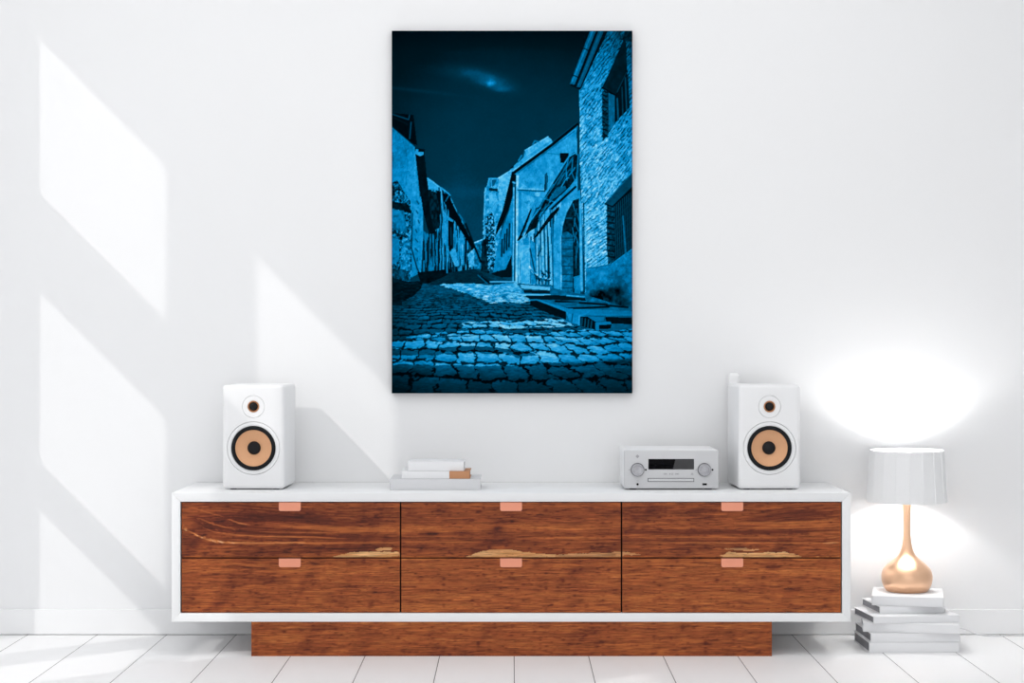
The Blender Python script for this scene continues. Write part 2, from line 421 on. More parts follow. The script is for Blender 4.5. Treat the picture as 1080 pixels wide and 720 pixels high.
        return c * (1 - k) + tan * k
    return f

# ------------------------------------------------------------------ sideboard
SX0, SX1 = PX(181.0, 5.6), PX(897.3, 5.6)
SZ0, SZ1 = PZ(655.5, 5.6), PZ(519.8, 5.6)
T = 0.0255; SY = -0.42; RY = 0.21
sb = thing('sideboard', 'long low white sideboard with six reddish wooden drawer fronts on a wooden plinth', 'sideboard', (0, -RY, 0))
bm = bmesh.new()
def mitred(bm, pts):     # pts: outline in x,z; extruded through the depth
    f = [bm.verts.new((x, SY + RY, z)) for x, z in pts]; b = [bm.verts.new((x, -0.003 + RY, z)) for x, z in pts]
    n = len(pts); fs = [bm.faces.new(f), bm.faces.new(b[::-1])]
    for i in range(n): fs.append(bm.faces.new((f[i], b[i], b[(i + 1) % n], f[(i + 1) % n])))
    es = list({e for q in fs for e in q.edges})
    bmesh.ops.bevel(bm, geom=es, offset=0.0009, segments=2, affect='EDGES', profile=0.5)
g = 0.0
mitred(bm, [(SX0, SZ1), (SX0 + T, SZ1 - T), (SX1 - T, SZ1 - T), (SX1, SZ1)])
mitred(bm, [(SX0, SZ0), (SX1, SZ0), (SX1 - T, SZ0 + T), (SX0 + T, SZ0 + T)])
mitred(bm, [(SX0, SZ0), (SX0 + T, SZ0 + T), (SX0 + T, SZ1 - T), (SX0, SZ1)])
mitred(bm, [(SX1, SZ0), (SX1, SZ1), (SX1 - T, SZ1 - T), (SX1 - T, SZ0 + T)])
bmesh.ops.recalc_face_normals(bm, faces=bm.faces)
obj('carcass', bm, M_lacq, sb)
obj('gap_shade_panel', B(SX0 + T, SX1 - T, SY + RY + 0.024, SY + RY + 0.034, SZ0 + T, SZ1 - T), M_dark, sb, 0)  # near-black sheet added behind the fronts, painting the drawer gaps as shade
wf = wood_fun(RY)
yf = SY + 0.003
def dx(p): return PX(p, WB)
def dz(p): return PZ(p, WB)
colx = [(191.6, 421.7), (423.3, 654.7), (656.3, 886.9)]
rowz = [(529.6, 587.5), (588.8, 645.6)]
hx = [305.7, 539.0, 772.2]
for r_, (pz1, pz0) in enumerate(rowz):
    for c_, (a, b) in enumerate(colx):
        d = grid_slab('drawer', dx(a), dx(b), dz(pz0), dz(pz1), yf + RY, yf + RY + 0.019, 330, 82, wf, s2l((90, 44, 26)), M_wood, sb)
        # copper tab: a bent plate hooked over the drawer's top edge, lower corners rounded
        h = bmesh.new(); w2 = 0.0322; top = dz(pz1) + 0.0006; bot = top - 0.0258; rr = 0.005
        ol = [(-w2, top), (-w2, bot + rr)] + [(-w2 + rr - rr * math.cos(q), bot + rr - rr * math.sin(q)) for q in (R(22), R(45), R(68))] + [(-w2 + rr, bot)]
        ol = ol + [(-x, z) for x, z in ol[::-1]]
        y0 = yf + RY - 0.0030; y1 = yf + RY - 0.0002
        fr = [h.verts.new((x + dx(hx[c_]), y0, z)) for x, z in ol]; bk = [h.verts.new((x + dx(hx[c_]), y1, z)) for x, z in ol]
        h.faces.new(fr); h.faces.new(bk[::-1])
        for i in range(len(ol)): h.faces.new((fr[i], bk[i], bk[(i + 1) % len(ol)], fr[(i + 1) % len(ol)]))
        bx(h, dx(hx[c_]) - w2, dx(hx[c_]) + w2, y0, yf + RY + 0.012, top - 0.0006, top + 0.0002)
        bmesh.ops.recalc_face_normals(h, faces=h.faces)
        obj('handle', h, M_tab, d)
grid_slab('plinth', dx(265), dx(814.2), 0.0, SZ0 - 0.0003, -0.4145 + RY, -0.02 + RY, 560, 40, wf, s2l((110, 56, 32)), M_wood, sb)

# ------------------------------------------------------------------ loudspeakers
def boolean_cut(o, cutters):
    for c in cutters:
        md = o.modifiers.new('cut', 'BOOLEAN'); md.operation = 'DIFFERENCE'; md.object = c; md.solver = 'EXACT'
    dg = bpy.context.evaluated_depsgraph_get(); dg.update()
    me = bpy.data.meshes.new_from_object(o.evaluated_get(dg))
    o.modifiers.clear(); o.data = me
    for c in cutters:
        m_ = c.data; bpy.data.objects.remove(c); bpy.data.meshes.remove(m_)
    for p in me.polygons: p.use_smooth = True
    me.set_sharp_from_angle(angle=R(35))

SW, SH, SD = 0.187, 0.3125, 0.236
Wz, Tz = 0.1255, 0.2505
def speaker(label, cx, yfront, rz):
    t = thing('loudspeaker', label, 'speaker', (cx - SD / 2 * math.sin(rz), yfront + SD / 2 * math.cos(rz), SZ1), rz, 'pair of bookshelf speakers')
    y0 = -SD / 2
    cab = obj('cabinet', B(-SW / 2, SW / 2, y0, SD / 2, 0.003, SH + 0.003, 0.011, 5), M_spk, t)
    cuts = []
    for z, r, dp in ((Wz, 0.0800, 0.05), (Tz, 0.0338, 0.02)):
        cb = bmesh.new(); lathe(cb, [(0, 0.02), (r, 0.02), (r, -dp), (0, -dp)], 96, '-y')
        c = obj('cutter', cb, M_spk, None, 0, None); c.matrix_world = t.matrix_basis @ Matrix.Translation((0, y0, z)); cuts.append(c)
    bpy.context.view_layer.update()
    boolean_cut(cab, cuts)
    k = 1 / 350.5
    def L(name, prof, m, par, z, n=96):
        b = bmesh.new(); lathe(b, prof, n, '-y', (0, y0, z)); return obj(name, b, m, par)
    w = L('woofer', [(0.0789, -0.04), (0.0789, -0.0006), (0.0785, 0.0), (23.9 * k, 0.0), (23.4 * k, -0.0012), (23.4 * k, -0.045), (0, -0.045)], M_spk, t, Wz)
    L('surround', [(23.4 * k, -0.004), (23.3 * k, 0.0010)] + [((21.3 + 2.0 * math.cos(q)) * k, 0.001 + 0.0045 * math.sin(q)) for q in np.linspace(0, math.pi, 12)] + [(19.2 * k, -0.003)], M_rubber, w, Wz)
    L('cone', [(19.5 * k, -0.0012), (19.2 * k, -0.0012), (18.6 * k, -0.0022)] + [((18.6 - (18.6 - 6.5) * q) * k, -0.0022 - 0.011 * q ** 0.85) for q in np.linspace(0.1, 1, 8)], M_cone, w, Wz)
    L('dust_cap', [(7.1 * k, -0.015)] + [(7.0 * k * math.cos(q), -0.0125 + 0.010 * math.sin(q)) for q in np.linspace(0, math.pi / 2, 10)], M_cap, w, Wz)
    w = L('tweeter', [(0.0331, -0.015), (0.0331, -0.0006), (0.0327, 0.0), (6.6 * k, 0.0), (5.9 * k, -0.002), (5.9 * k, -0.015), (0, -0.015)], M_spk, t, Tz)
    L('ring', [(6.0 * k, -0.003), (5.9 * k, 0.0006), (5.2 * k, 0.0006), (4.2 * k, -0.0035), (4.2 * k, -0.008)], M_ring, w, Tz)
    L('dome', [(4.6 * k, -0.006)] + [(4.4 * k * math.cos(q), -0.0045 + 0.007 * math.sin(q)) for q in np.linspace(0, math.pi / 2, 8)], M_cap, w, Tz)
    for sx in (-1, 1):
        for yy in (y0 + 0.03, SD / 2 - 0.03):
            b = bmesh.new(); lathe(b, [(0, 0), (0.009, 0), (0.010, 0.004), (0, 0.004)], 20, 'z', (sx * 0.065, yy, 0)); obj('foot', b, M_rubber, t)
    return t
speaker('white bookshelf speaker with copper cone beside the stack of three books, casting a wide shadow', -0.7782, -0.300, R(-1.9))
speaker('white bookshelf speaker with copper cone standing between the silver receiver and the lamp', 0.7750, -0.300, R(1.9))

# slim rounded white piece whose top shows behind the right-hand speaker
o = thing('ornament', 'slim rounded white ornament with only its top showing behind a speaker', 'ornament', (PX(774.5, 5.985), -0.026, SZ1))
bm = B(-0.0185, 0.0185, -0.015, 0.015, 0, PZ(393.0, 5.985) - SZ1, 0.0130, 7); obj('body', bm, M_orn, o)

# ------------------------------------------------------------------ receiver
D = 5.716; RW0, RW1 = PX(657.8, D), PX(758.3, D); RZ0, RZ1 = PZ(515.4, D) - SZ1, PZ(474.4, D) - SZ1
rx = (RW0 + RW1) / 2; rw = (RW1 - RW0) / 2; RD = 0.235
rc = thing('receiver', 'small silver stereo receiver with two round knobs and a black display', 'receiver', (rx, CAM_Y + D + RD / 2, SZ1))
y0 = -RD / 2
obj('housing', B(-rw, rw, y0 + 0.004, RD / 2, RZ0, RZ1, 0.007, 4), M_rec, rc)
obj('front_panel', B(-rw + 0.001, rw - 0.001, y0, y0 + 0.012, RZ0 + 0.001, RZ1 - 0.001, 0.0035, 4), M_panel, rc)
def rp(x, y): return PX(645 + x / 9.0, D) - rx, PZ(460 + y / 9.0, D) - SZ1
def rbox(name, x0, x1, ya, yb_, dep, m, bev=0.0, rec=0.002, par=rc):
    a, z1 = rp(x0, ya); b, z0 = rp(x1, yb_)
    return obj(name, B(a, b, y0 - dep, y0 + rec, z0, z1, bev), m, par)
dsp = rbox('display', 350, 782, 215, 313, 0.0010, M_gloss, 0.0004)
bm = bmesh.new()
q = [rp(605, 219), rp(778, 219), rp(778, 309), rp(583, 309)]  # slanted grey piece shaped as glare across the black screen
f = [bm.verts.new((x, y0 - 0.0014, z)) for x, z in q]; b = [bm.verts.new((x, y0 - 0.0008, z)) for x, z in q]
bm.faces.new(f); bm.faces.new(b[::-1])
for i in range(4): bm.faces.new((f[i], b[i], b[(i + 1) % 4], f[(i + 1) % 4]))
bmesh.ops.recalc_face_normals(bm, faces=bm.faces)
obj('display_glare', bm, M_glare, dsp, 0)
rbox('tray_seam', 343, 784, 396, 432, 0.0004, M_groove, 0, par=rc)
rbox('disc_tray', 350, 778, 402, 427, 0.0012, M_panel, 0.0004)
for kx in (247, 881):
    x, z = rp(kx, 317); k = 9 / 350.5 / 9
    b = bmesh.new(); r1 = 6.6 / 350.5
    lathe(b, [(r1 + 0.0016, -0.002), (r1 + 0.0016, 0.0006), (0, 0.0006)], 48, '-y', (x, y0, z)); kr = obj('knob', b, M_groove, rc)
    b = bmesh.new(); lathe(b, [(r1, 0), (r1, 0.009), (r1 * 0.93, 0.0105), (r1 * 0.72, 0.0105), (r1 * 0.66, 0.0085), (0, 0.0085)], 48, '-y', (x, y0, z)); obj('knob_cap', b, M_knob, kr)
    for s_ in (-78, 78):
        xx, zz = rp(kx + s_, 317); b = bmesh.new(); rr = (0.6 if s_ < 0 else 1.0) / 350.5
        lathe(b, [(rr, -0.001), (rr, 0.0004), (0, 0.0004)], 16, '-y', (xx, y0, zz)); obj('index_dot', b, M_mark if s_ < 0 else M_black, rc)
b = bmesh.new(); x, z = rp(246, 190); lathe(b, [(0.0058, -0.001), (0.0058, 0.0003), (0.0046, 0.0003), (0.0046, 0.0001), (0.002, 0.0001), (0.002, 0.0008), (0, 0.0008)], 4, '-y', (x, y0, z)); obj('power_button', b, M_mark, rc, 0)
b = bmesh.new(); x, z = rp(247, 455); lathe(b, [(0.0036, -0.001), (0.0036, 0.0004), (0, 0.0004)], 24, '-y', (x, y0, z)); obj('headphone_socket', b, M_black, rc)
rbox('headphone_mark', 237, 259, 421, 424, 0.0003, M_mark)
rbox('usb_port', 862, 905, 445, 464, 0.0005, M_black, 0.0003)
def glyph(tris, bars):
    bm = bmesh.new()
    for pts in tris:
        q = [rp(*p) for p in pts]; f = [bm.verts.new((x, y0 - 0.0005, z)) for x, z in q]; bb = [bm.verts.new((x, y0 + 0.001, z)) for x, z in q]
        bm.faces.new(f); bm.faces.new(bb[::-1])
        for i in range(len(q)): bm.faces.new((f[i], bb[i], bb[(i + 1) % len(q)], f[(i + 1) % len(q)]))
    for x0, x1, ya, yb_ in bars:
        a, z1 = rp(x0, ya); c, z0 = rp(x1, yb_); bx(bm, a, c, y0 - 0.0005, y0 + 0.001, z0, z1)
    bmesh.ops.recalc_face_normals(bm, faces=bm.faces)
    obj('control_mark', bm, M_mark, rc, 0)
glyph([[(497, 357), (511, 347), (511, 367)], [(511, 357), (525, 347), (525, 367)]], [(494, 497, 347, 367)])
glyph([[(549, 347), (549, 367), (564, 357)]], [(570, 574, 347, 367), (578, 582, 347, 367)])
glyph([[(607, 347), (607, 367), (621, 357)], [(621, 347), (621, 367), (635, 357)]], [(635, 638, 347, 367)])
glyph([[(752, 358), (778, 358), (765, 345)]], [(752, 778, 363, 367)])
for sx in (-1, 1):
    for yy in (y0 + 0.03, RD / 2 - 0.03):
        b = bmesh.new(); lathe(b, [(0, 0), (0.011, 0), (0.012, RZ0 + 0.002), (0, RZ0 + 0.002)], 20, 'z', (sx * (rw - 0.03), yy, 0)); obj('foot', b, M_rubber, rc)

# ------------------------------------------------------------------ books
def book(label, w, d, t, x, y, z, rz, m=M_book, group=None, band=None):
    """spine towards the camera; (x, y) is the middle of the spine edge, z the underside"""
    c, s = math.cos(rz), math.sin(rz)
    o = thing('book', label, 'book', (x - s * d / 2, y + c * d / 2, z), rz, group)
    bt = 0.0022
    def cover(x0, x1):
        bm = bmesh.new()
        bx(bm, x0, x1, -d / 2, d / 2, 0, bt, 0.0006); bx(bm, x0, x1, -d / 2, d / 2, t - bt, t, 0.0006)
        bx(bm, x0, x1, -d / 2 - 0.0004, -d / 2 + bt, 0.0002, t - 0.0002, 0.0026, 4)
        return bm
    if band:
        xb = -w / 2 + w * band
        obj('cover', cover(-w / 2, xb), m, o)
        q = obj('cover_band', cover(xb, w / 2), M_brown, o); q['label'] = 'tan brown end of the cover'
    else:
        obj('cover', cover(-w / 2, w / 2), m, o)
    obj('pages', B(-w / 2 + 0.003, w / 2 - 0.003, -d / 2 + bt, d / 2 - 0.003, bt, t - bt), M_pages, o, 0)
    return o
GT = 'books stacked on the sideboard'; GF = 'books stacked under the lamp'
z = SZ1 + 0.0003
book('wide pale grey book at the bottom of the stack on the sideboard', 0.2736, 0.19, 0.0330, PX(459, 5.714), CAM_Y + 5.714, z, 0, M_bookg, GT); z += 0.0333
book('white book with a tan brown end, in the middle of the stack on the sideboard', 0.2065, 0.15, 0.0224, PX(459.5, 5.722), CAM_Y + 5.722, z, R(-0.5), M_book, GT, 0.70); z += 0.0227
book('small white book on top of the stack on the sideboard', 0.170, 0.12, 0.0285, PX(459.8, 5.73), CAM_Y + 5.73, z, R(-1.0), M_book, GT)
def mid(x0, y0_, x1, y1_): return ((x0 + x1) / 2, (y0_ + y1_) / 2)
z = 0.0003
stack = [('white book lying on the floor at the very bottom of the lamp stack', 0.2703, 0.235, 0.0300, 1.1995, -0.351, R(1.0)),
         ('white book second from the floor in the stack under the lamp', 0.2690, 0.230, 0.0272, 1.2040, -0.347, R(1.5)),
         ('white book turned clockwise, third from the floor under the lamp', 0.2840, 0.215, 0.0265, 1.1920, -0.345, R(-8.5)),
         ('widest white book jutting out at both sides, fourth from the floor under the lamp', 0.2660, 0.205, 0.0215, 1.2115, -0.329, R(6.2)),
         ('thin white book, second from the top of the stack under the lamp', 0.2010, 0.195, 0.0222, 1.2080, -0.281, R(5.5)),
         ('white book directly under the gold lamp, topmost of its stack', 0.2120, 0.215, 0.0285, 1.1930, -0.286, R(-12.0))]
for lab, w, d, t, x, y, rz in stack:
    book(lab, w, d, t, x, y, z, rz, M_book, GF); z += t + 0.0003
ZT = z

# ------------------------------------------------------------------ lamp
LXp, LYp = 1.2187, -0.153
lp = thing('table_lamp', 'rose gold table lamp with a pleated white drum shade on a stack of books', 'lamp', (LXp, LYp, ZT))
def lz(py): return (H - (py - 360) * 0.002926) - ZT
k = 1 / 341.7
prof = [(0, 0), (20.6 * k, 0.0), (21.6 * k, 0.0012)]
pts = [(23.6, 619.5), (25.3, 616), (26.3, 612), (26.6, 608), (26.2, 604), (24.6, 600), (22.0, 596.8), (18.6, 593.6), (14.6, 590.4), (11.2, 587.5), (8.6, 584.5), (6.8, 581), (5.5, 577), (4.6, 572), (4.0, 566), (3.8, 560), (3.8, 553), (4.0, 545), (4.4, 536), (4.7, 530), (4.8, 520)]
sp = spline([(r_ * k, lz(y_), 0) for r_, y_ in pts], 4)
prof += [(p.x, p.y) for p in sp] + [(0, lz(520))]
bm = bmesh.new(); lathe(bm, prof, 80); obj('base', bm, M_lamp, lp, 60)
bm = bmesh.new(); z0, z1 = lz(520), lz(508); lathe(bm, [(0, z0), (0.012, z0), (0.014, z0 + 0.004), (0.014, z1), (0, z1)], 32); obj('socket', bm, M_cord, lp)
bm = bmesh.new(); zb = 0.516 - ZT
lathe(bm, [(0, z1)] + [(0.010, z1), (0.011, zb - 0.022)] + [(0.024 * math.cos(q), zb + 0.024 * math.sin(q)) for q in np.linspace(-1.0, math.pi / 2, 12)], 32); obj('bulb', bm, M_bulb, lp, 80)
# shade: eighteen overlapping flat pleats, each with its leading edge proud of its neighbour
zt, zbm = lz(474.5), lz(528.6)
bm = bmesh.new(); NP = 18; a0 = R(-90 + 12.4)
Rt, Rb, th = 38.5 * k, 42.1 * k, 0.0016
out_t, out_b, in_t, in_b = [], [], [], []
for i in range(NP):
    for fr, dr in ((0.0, 0.0022), (0.97, 0.0)):
        a = a0 + 2 * math.pi * (i + fr) / NP
        for lst, rr, zz, e in ((out_t, Rt, zt, 0), (out_b, Rb, zbm, 0), (in_t, Rt, zt, th), (in_b, Rb, zbm, th)):
            r_ = rr + (dr if e == 0 else -0.0005) - e
            lst.append(bm.verts.new((r_ * math.cos(a), r_ * math.sin(a), zz)))
n = len(out_t)
for i in range(n):
    j = (i + 1) % n
    bm.faces.new((out_b[i], out_b[j], out_t[j], out_t[i])); bm.faces.new((in_t[i], in_t[j], in_b[j], in_b[i]))
    bm.faces.new((out_t[i], out_t[j], in_t[j], in_t[i])); bm.faces.new((in_b[i], in_b[j], out_b[j], out_b[i]))
bmesh.ops.recalc_face_normals(bm, faces=bm.faces)
obj('lamp_shade', bm, M_shade, lp, 0)
bm = bmesh.new()   # spider that carries the shade
zs = lz(480)
for q in range(3):
    a = R(30 + 120 * q); tube(bm, [(0.010 * math.cos(a), 0.010 * math.sin(a), z1 - 0.004), (0.04 * math.cos(a), 0.04 * math.sin(a), z1 + 0.002), (0.1135 * math.cos(a), 0.1135 * math.sin(a), lz(500))], 0.0012, 8)
obj('shade_carrier', bm, M_knob, lp)
cord = spline([(0.0, 0.060, 0.004), (0.01, 0.095, 0.006), (0.02, 0.122, -0.03), (0.03, 0.118, -0.09), (0.07, 0.105, -0.125), (PX(1011, 5.965) - LXp, 0.098, PZ(661.6, 5.965) - ZT), (PX(1030, 5.965) - LXp, 0.098, 0.010 - ZT), (PX(1050, 5.97) - LXp, 0.108, 0.0025 - ZT), (0.44, 0.120, 0.0025 - ZT), (0.75, 0.115, 0.0025 - ZT)], 10)
bm = bmesh.new(); tube(bm, cord, 0.0022, 8); obj('cord', bm, M_cord, lp, 80)

# ------------------------------------------------------------------ the picture: a cobbled street printed in blue duotone
def street(X, Y):
    rng = np.random.RandomState(3)
    n1 = fbm(X / 30, Y / 22, 1); n2 = fbm(X / 3.0, Y / 3.0, 2, 3); n3 = fbm(X / 9, Y / 9, 5)
    # sky
    t = np.interp(Y, [32, 70, 120, 200, 290], [0.07, 0.12, 0.175, 0.215, 0.26])
    t = t * (0.72 + 0.28 * np.clip((X - 413) / 70, 0, 1)) * (0.9 + 0.2 * n1) * (0.55 + 0.45 * np.clip((Y - 32) / 22, 0, 1))
    cl = np.exp(-(((X - 517 - (Y - 85) * 0.9) / 17) ** 2 + ((Y - 86 - (X - 517) * 0.12) / 7.5) ** 2)) * (0.25 + 1.1 * fbm(X / 14, Y / 8, 7, 4))
    cl2 = np.exp(-(((X - 497) / 30) ** 2 + ((Y - 77 - (X - 497) * 0.1) / 6) ** 2)) * (0.2 + 1.1 * fbm(X / 16, Y / 8, 8, 4))
    t = t + 0.24 * cl + 0.12 * cl2 + 0.22 * np.exp(-(((X - 517) / 4) ** 2 + ((Y - 88) / 3.4) ** 2)) + 0.13 * np.exp(-(((X - 528) / 9) ** 2 + ((Y - 94) / 2.8) ** 2))
    t = t + 0.05 * np.exp(-((Y - 92.5 - (X - 413) * 0.11) / 1.8) ** 2) * np.clip((500 - X) / 60, 0, 1)
    t = t + 0.025 * np.exp(-((Y - 203) / 6) ** 2)
    r = Raster(X, Y, t); L = r.line; Pl = r.poly
    def tex(base, amp, fx=3.0, fy=3.0, seed=9, o=3): return base + amp * (fbm(X / fx, Y / fy, seed, o) - 0.5) * 2
    # ---------------- left row of houses
    Pl([(412, 119), (436, 121), (437, 128), (440, 153), (436, 152), (412, 132)], 0.03)
    L([(414, 120.5), (431, 126), (432, 121)], 1.0, 0.33); L([(433.6, 129), (432, 146)], 1.4, 0.28); L([(415, 124), (430, 131)], 0.8, 0.12)
    wall = tex(0.53, 0.10, 9, 12, 14)
    Pl([(412, 132), (437, 153.5), (441, 190), (446, 243), (444, 287), (412, 305)], wall)
    L([(412, 132), (437, 153.5)], 1.2, 0.12); L([(425, 146), (430, 170), (428, 195)], 0.8, 0.38, 0.5); L([(437, 156), (438, 188)], 1.2, 0.62, 0.7)
    st = np.clip(0.33 + 1.3 * (fbm(X / 1.6, Y / 1.8, 202, 3) - 0.5) + 0.3 * (n3 - 0.5), 0.04, 0.7)
    Pl([(412, 193), (419, 190), (428, 205), (433, 212), (434, 262), (434, 300), (412, 300)], st)
    Pl([(412, 212), (430, 215), (436, 226), (412, 219)], tex(0.08, 0.06)); Pl([(412, 221), (426, 222), (430, 246), (412, 240)], tex(0.44, 0.18, 4, 4, 15))
    Pl([(412, 250), (421, 252), (421, 275), (412, 280)], tex(0.5, 0.06, 5, 5, 16)); L([(412, 244), (428, 250)], 1.6, 0.12)
    Pl([(424, 252), (432, 250), (433, 285), (422, 287)], tex(0.5, 0.35, 2.2, 2.5, 17))
    Pl([(412, 285), (428, 284), (432, 296), (412, 300)], tex(0.25, 0.25, 2.5, 2.5, 18))
    Pl([(434, 205), (446, 208), (446.5, 245), (444, 288), (440, 280), (434, 262)], tex(0.52, 0.07, 5, 12, 19))
    L([(434, 262), (440, 283), (444, 291)], 1.2, 0.05); L([(435, 225), (434, 262)], 1.0, 0.08)
    for k in range(7): L([(439 + rng.uniform(-1, 2.5), 212 + k * 10), (440 + rng.uniform(-1, 2.5), 215 + k * 10)], 1.0, 0.2)
    Pl([(437.5, 156.5), (447.5, 158), (450.5, 190), (460, 246), (452.5, 247), (446, 222), (441.5, 190)], tex(0.05, 0.05, 4, 5, 20))
    Pl([(438.5, 156.5), (441, 157), (441.5, 160), (446.5, 160), (447, 163), (443, 164.5), (438, 162)], 0.6); L([(438, 156.5), (448, 158)], 0.8, 0.03)
    # houses further up the hill
    hs = fbm(X / 1.7, Y / 26, 23, 3); hv = np.where(hs > 0.53, 0.56, np.where(hs > 0.44, 0.26, 0.04)) + 0.14 * (n2 - 0.5)
    Pl([(450.5, 188), (463, 196), (474, 205), (482, 222), (500, 256), (501, 287), (470, 288), (446, 300), (447, 250), (452, 247), (460, 246)], hv)
    Pl([(450.5, 187.5), (458, 192), (465, 199), (466, 202), (459, 200), (452, 200)], 0.62); L([(451, 188), (462, 196), (473, 204)], 1.4, 0.70)
    Pl([(452, 201), (459, 202), (463, 215), (464, 240), (458, 243), (453, 220)], tex(0.10, 0.14, 2, 4, 24))
    Pl([(460, 246), (464, 245), (464, 285), (450, 295), (446, 298), (446, 243), (452, 247)], np.where(hs > 0.5, 0.42, 0.10)); 
    Pl([(468, 222), (472, 228), (478, 232), (476, 260), (471, 262), (466, 250)], tex(0.55, 0.05, 4, 8, 25))
    L([(463, 198), (466, 232), (463, 262)], 1.0, 0.03); L([(465.5, 200), (467.5, 228)], 1.0, 0.7)
    Pl([(467, 203), (474, 206), (477, 214), (486, 232), (500, 258), (499, 264), (484, 240), (475, 226), (468, 212)], 0.025)
    L([(474, 205), (470, 212)], 1.0, 0.5); L([(466, 198), (475, 206)], 1.0, 0.6)
    Pl([(472.5, 232), (478, 234), (478, 262), (473, 264)], 0.05); L([(475.5, 240), (476, 258)], 0.8, 0.3)
    L([(484, 226), (487, 230), (490, 236)], 1.6, 0.42); L([(488, 232), (499, 255)], 0.8, 0.30)
    Pl([(474, 266), (480, 260), (484, 280), (480, 281)], 0.62); Pl([(479, 242), (482, 243), (481, 262), (479, 262)], 0.5)
    for k in range(10):
        x = 480 + rng.uniform(0, 20); L([(x, 248 + (x - 480) * 0.9 + rng.uniform(0, 6)), (x + rng.uniform(-1, 1), 279)], rng.uniform(0.8, 2), rng.choice([0.03, 0.06, 0.6, 0.7]), 0.85)
    Pl([(493, 268), (500, 262), (501, 280), (495, 282)], tex(0.65, 0.15, 1.5, 2, 26))
    Pl([(500, 256), (509, 252), (509, 283), (500, 284)], tex(0.42, 0.28, 2, 2, 27)); L([(500, 256), (509, 252.5)], 1.2, 0.85); L([(491, 236), (507, 276)], 2.0, 0.04)
    Pl([(508, 262), (515, 264), (516, 288), (507, 286)], 0.04)
    # ---------------- right side: far tower, roofs and gable
    Pl([(510.5, 212), (511, 200), (513.5, 196), (515.5, 187.5), (527, 188), (531, 228), (525, 262), (522, 284), (510, 282)], tex(0.58, 0.30, 2.2, 2.6, 28))
    Pl([(509, 232), (521, 222), (523, 284), (509, 286)], np.clip(0.36 + 2.2 * (fbm(X / 1.5, Y / 1.7, 29, 3) - 0.5), 0.06, 0.72))
    Pl([(515.5, 198), (525, 199), (525, 202), (515.5, 201)], 0.14); L([(515.5, 188), (527, 188)], 1.0, 0.62); Pl([(516.5, 189.5), (524, 189.5), (521, 196), (517, 197)], 0.32); L([(518, 190), (518.5, 197)], 0.9, 0.8)
    Pl([(516, 203), (523, 203), (525, 215), (521, 226), (516, 222)], 0.66); L([(512, 198), (510.5, 225), (511, 255)], 1.0, 0.75)
    Pl([(508, 255), (513, 250), (515, 288), (507, 286)], tex(0.12, 0.14, 2, 3, 30))
    Pl([(526, 187), (540, 178.5), (540.5, 182), (530, 222), (526, 236)], tex(0.68, 0.08, 4, 4, 31)); L([(526, 187.5), (540, 179)], 1.2, 0.78)
    Pl([(540, 181), (545, 181), (541, 205), (536, 222), (530, 236), (522, 250), (524, 238), (530, 222)], 0.04)
    Pl([(541, 206), (540, 288), (520, 287), (524, 262), (531, 238), (537, 222)], tex(0.50, 0.10, 3, 9, 32))
    for k in range(4): L([(537.5 - k * 2.6, 236 + k * 5.5), (536.8 - k * 2.6, 260 + k * 3.4)], 1.5, 0.05)
    Pl([(540, 268), (540, 292), (524, 293), (515, 290), (524, 286), (533, 284)], 0.07)
    Pl([(541, 182), (608, 132), (610, 240), (578, 300), (543, 300)], tex(0.55, 0.09, 7, 9, 33))
    Pl([(575, 160), (608, 134), (609, 166), (590, 170), (575, 172)], tex(0.57, 0.06, 5, 5, 34)); L([(566, 160), (590, 163), (610, 164)], 0.7, 0.40)
    Pl([(538, 178.5), (546, 171), (552, 166), (553.5, 158.5), (578, 144), (583.5, 149.5), (560, 166), (541, 181)], tex(0.60, 0.06, 6, 3, 35))
    Pl([(553.5, 158.5), (578, 144), (582, 147.5), (556, 164)], 0.68); L([(553.5, 158.5), (578, 144)], 0.9, 0.80); L([(541, 180), (583, 149.8)], 1.2, 0.74)
    L([(562, 152), (564, 148.5), (568, 149.5)], 1.6, 0.45); L([(546, 171), (551, 166), (553, 160)], 1.2, 0.3); L([(547, 169), (550, 164)], 1.2, 0.6); L([(539, 177), (541, 176)], 1.6, 0.05)
    L([(541, 183), (583, 152), (609, 131)], 3.0, 0.035); L([(583, 149.5), (608, 129.5)], 0.8, 0.26); L([(546, 182.5), (606, 138)], 0.9, 0.28, 0.7)
    Pl([(590.5, 161), (600, 161), (600, 172), (591, 172)], 0.04); Pl([(600, 165), (604, 163), (604, 174), (600, 174)], 0.10)
    # white posts of the gable corner
    Pl([(541, 184), (545, 186), (545, 300), (541, 297)], tex(0.36, 0.2, 1.5, 12, 36))
    L([(545.7, 186), (545, 240), (544.5, 297)], 2.6, 0.82); L([(542, 198), (541.2, 296)], 1.5, 0.70); L([(543.6, 190), (543, 296)], 0.9, 0.10)
    Pl([(540.5, 184), (544.5, 184), (544, 190), (541, 192)], 0.05); L([(541, 192), (543, 193)], 1.6, 0.72); L([(546, 198.5), (574, 200)], 1.6, 0.72); L([(546, 200.3), (574, 201.6)], 0.9, 0.14)
    Pl([(550, 193), (557, 197.5), (550, 197.5)], 0.68); Pl([(550, 203), (565, 209), (560, 222), (550, 230)], 0.63); Pl([(564, 203), (570, 203), (569, 207), (565, 207)], 0.68)
    # boarded front with canopy
    Pl([(548, 252), (560, 236), (592, 210), (594, 300), (546, 300)], np.where(fbm(X / 1.5, Y / 40, 37, 2) > 0.47, 0.70, 0.42) + 0.1 * (n2 - 0.5))
    Pl([(548, 256), (559, 254), (559, 300), (549, 299)], tex(0.68, 0.06, 3, 8, 38)); Pl([(551, 252), (558, 250), (558, 258), (552, 258)], 0.52)
    for k in range(9): L([(560 + k * 3.4, 250 - k * 3.2), (561.5 + k * 3.5, 299)], rng.uniform(0.7, 1.5), rng.choice([0.05, 0.10, 0.12]), 0.9)
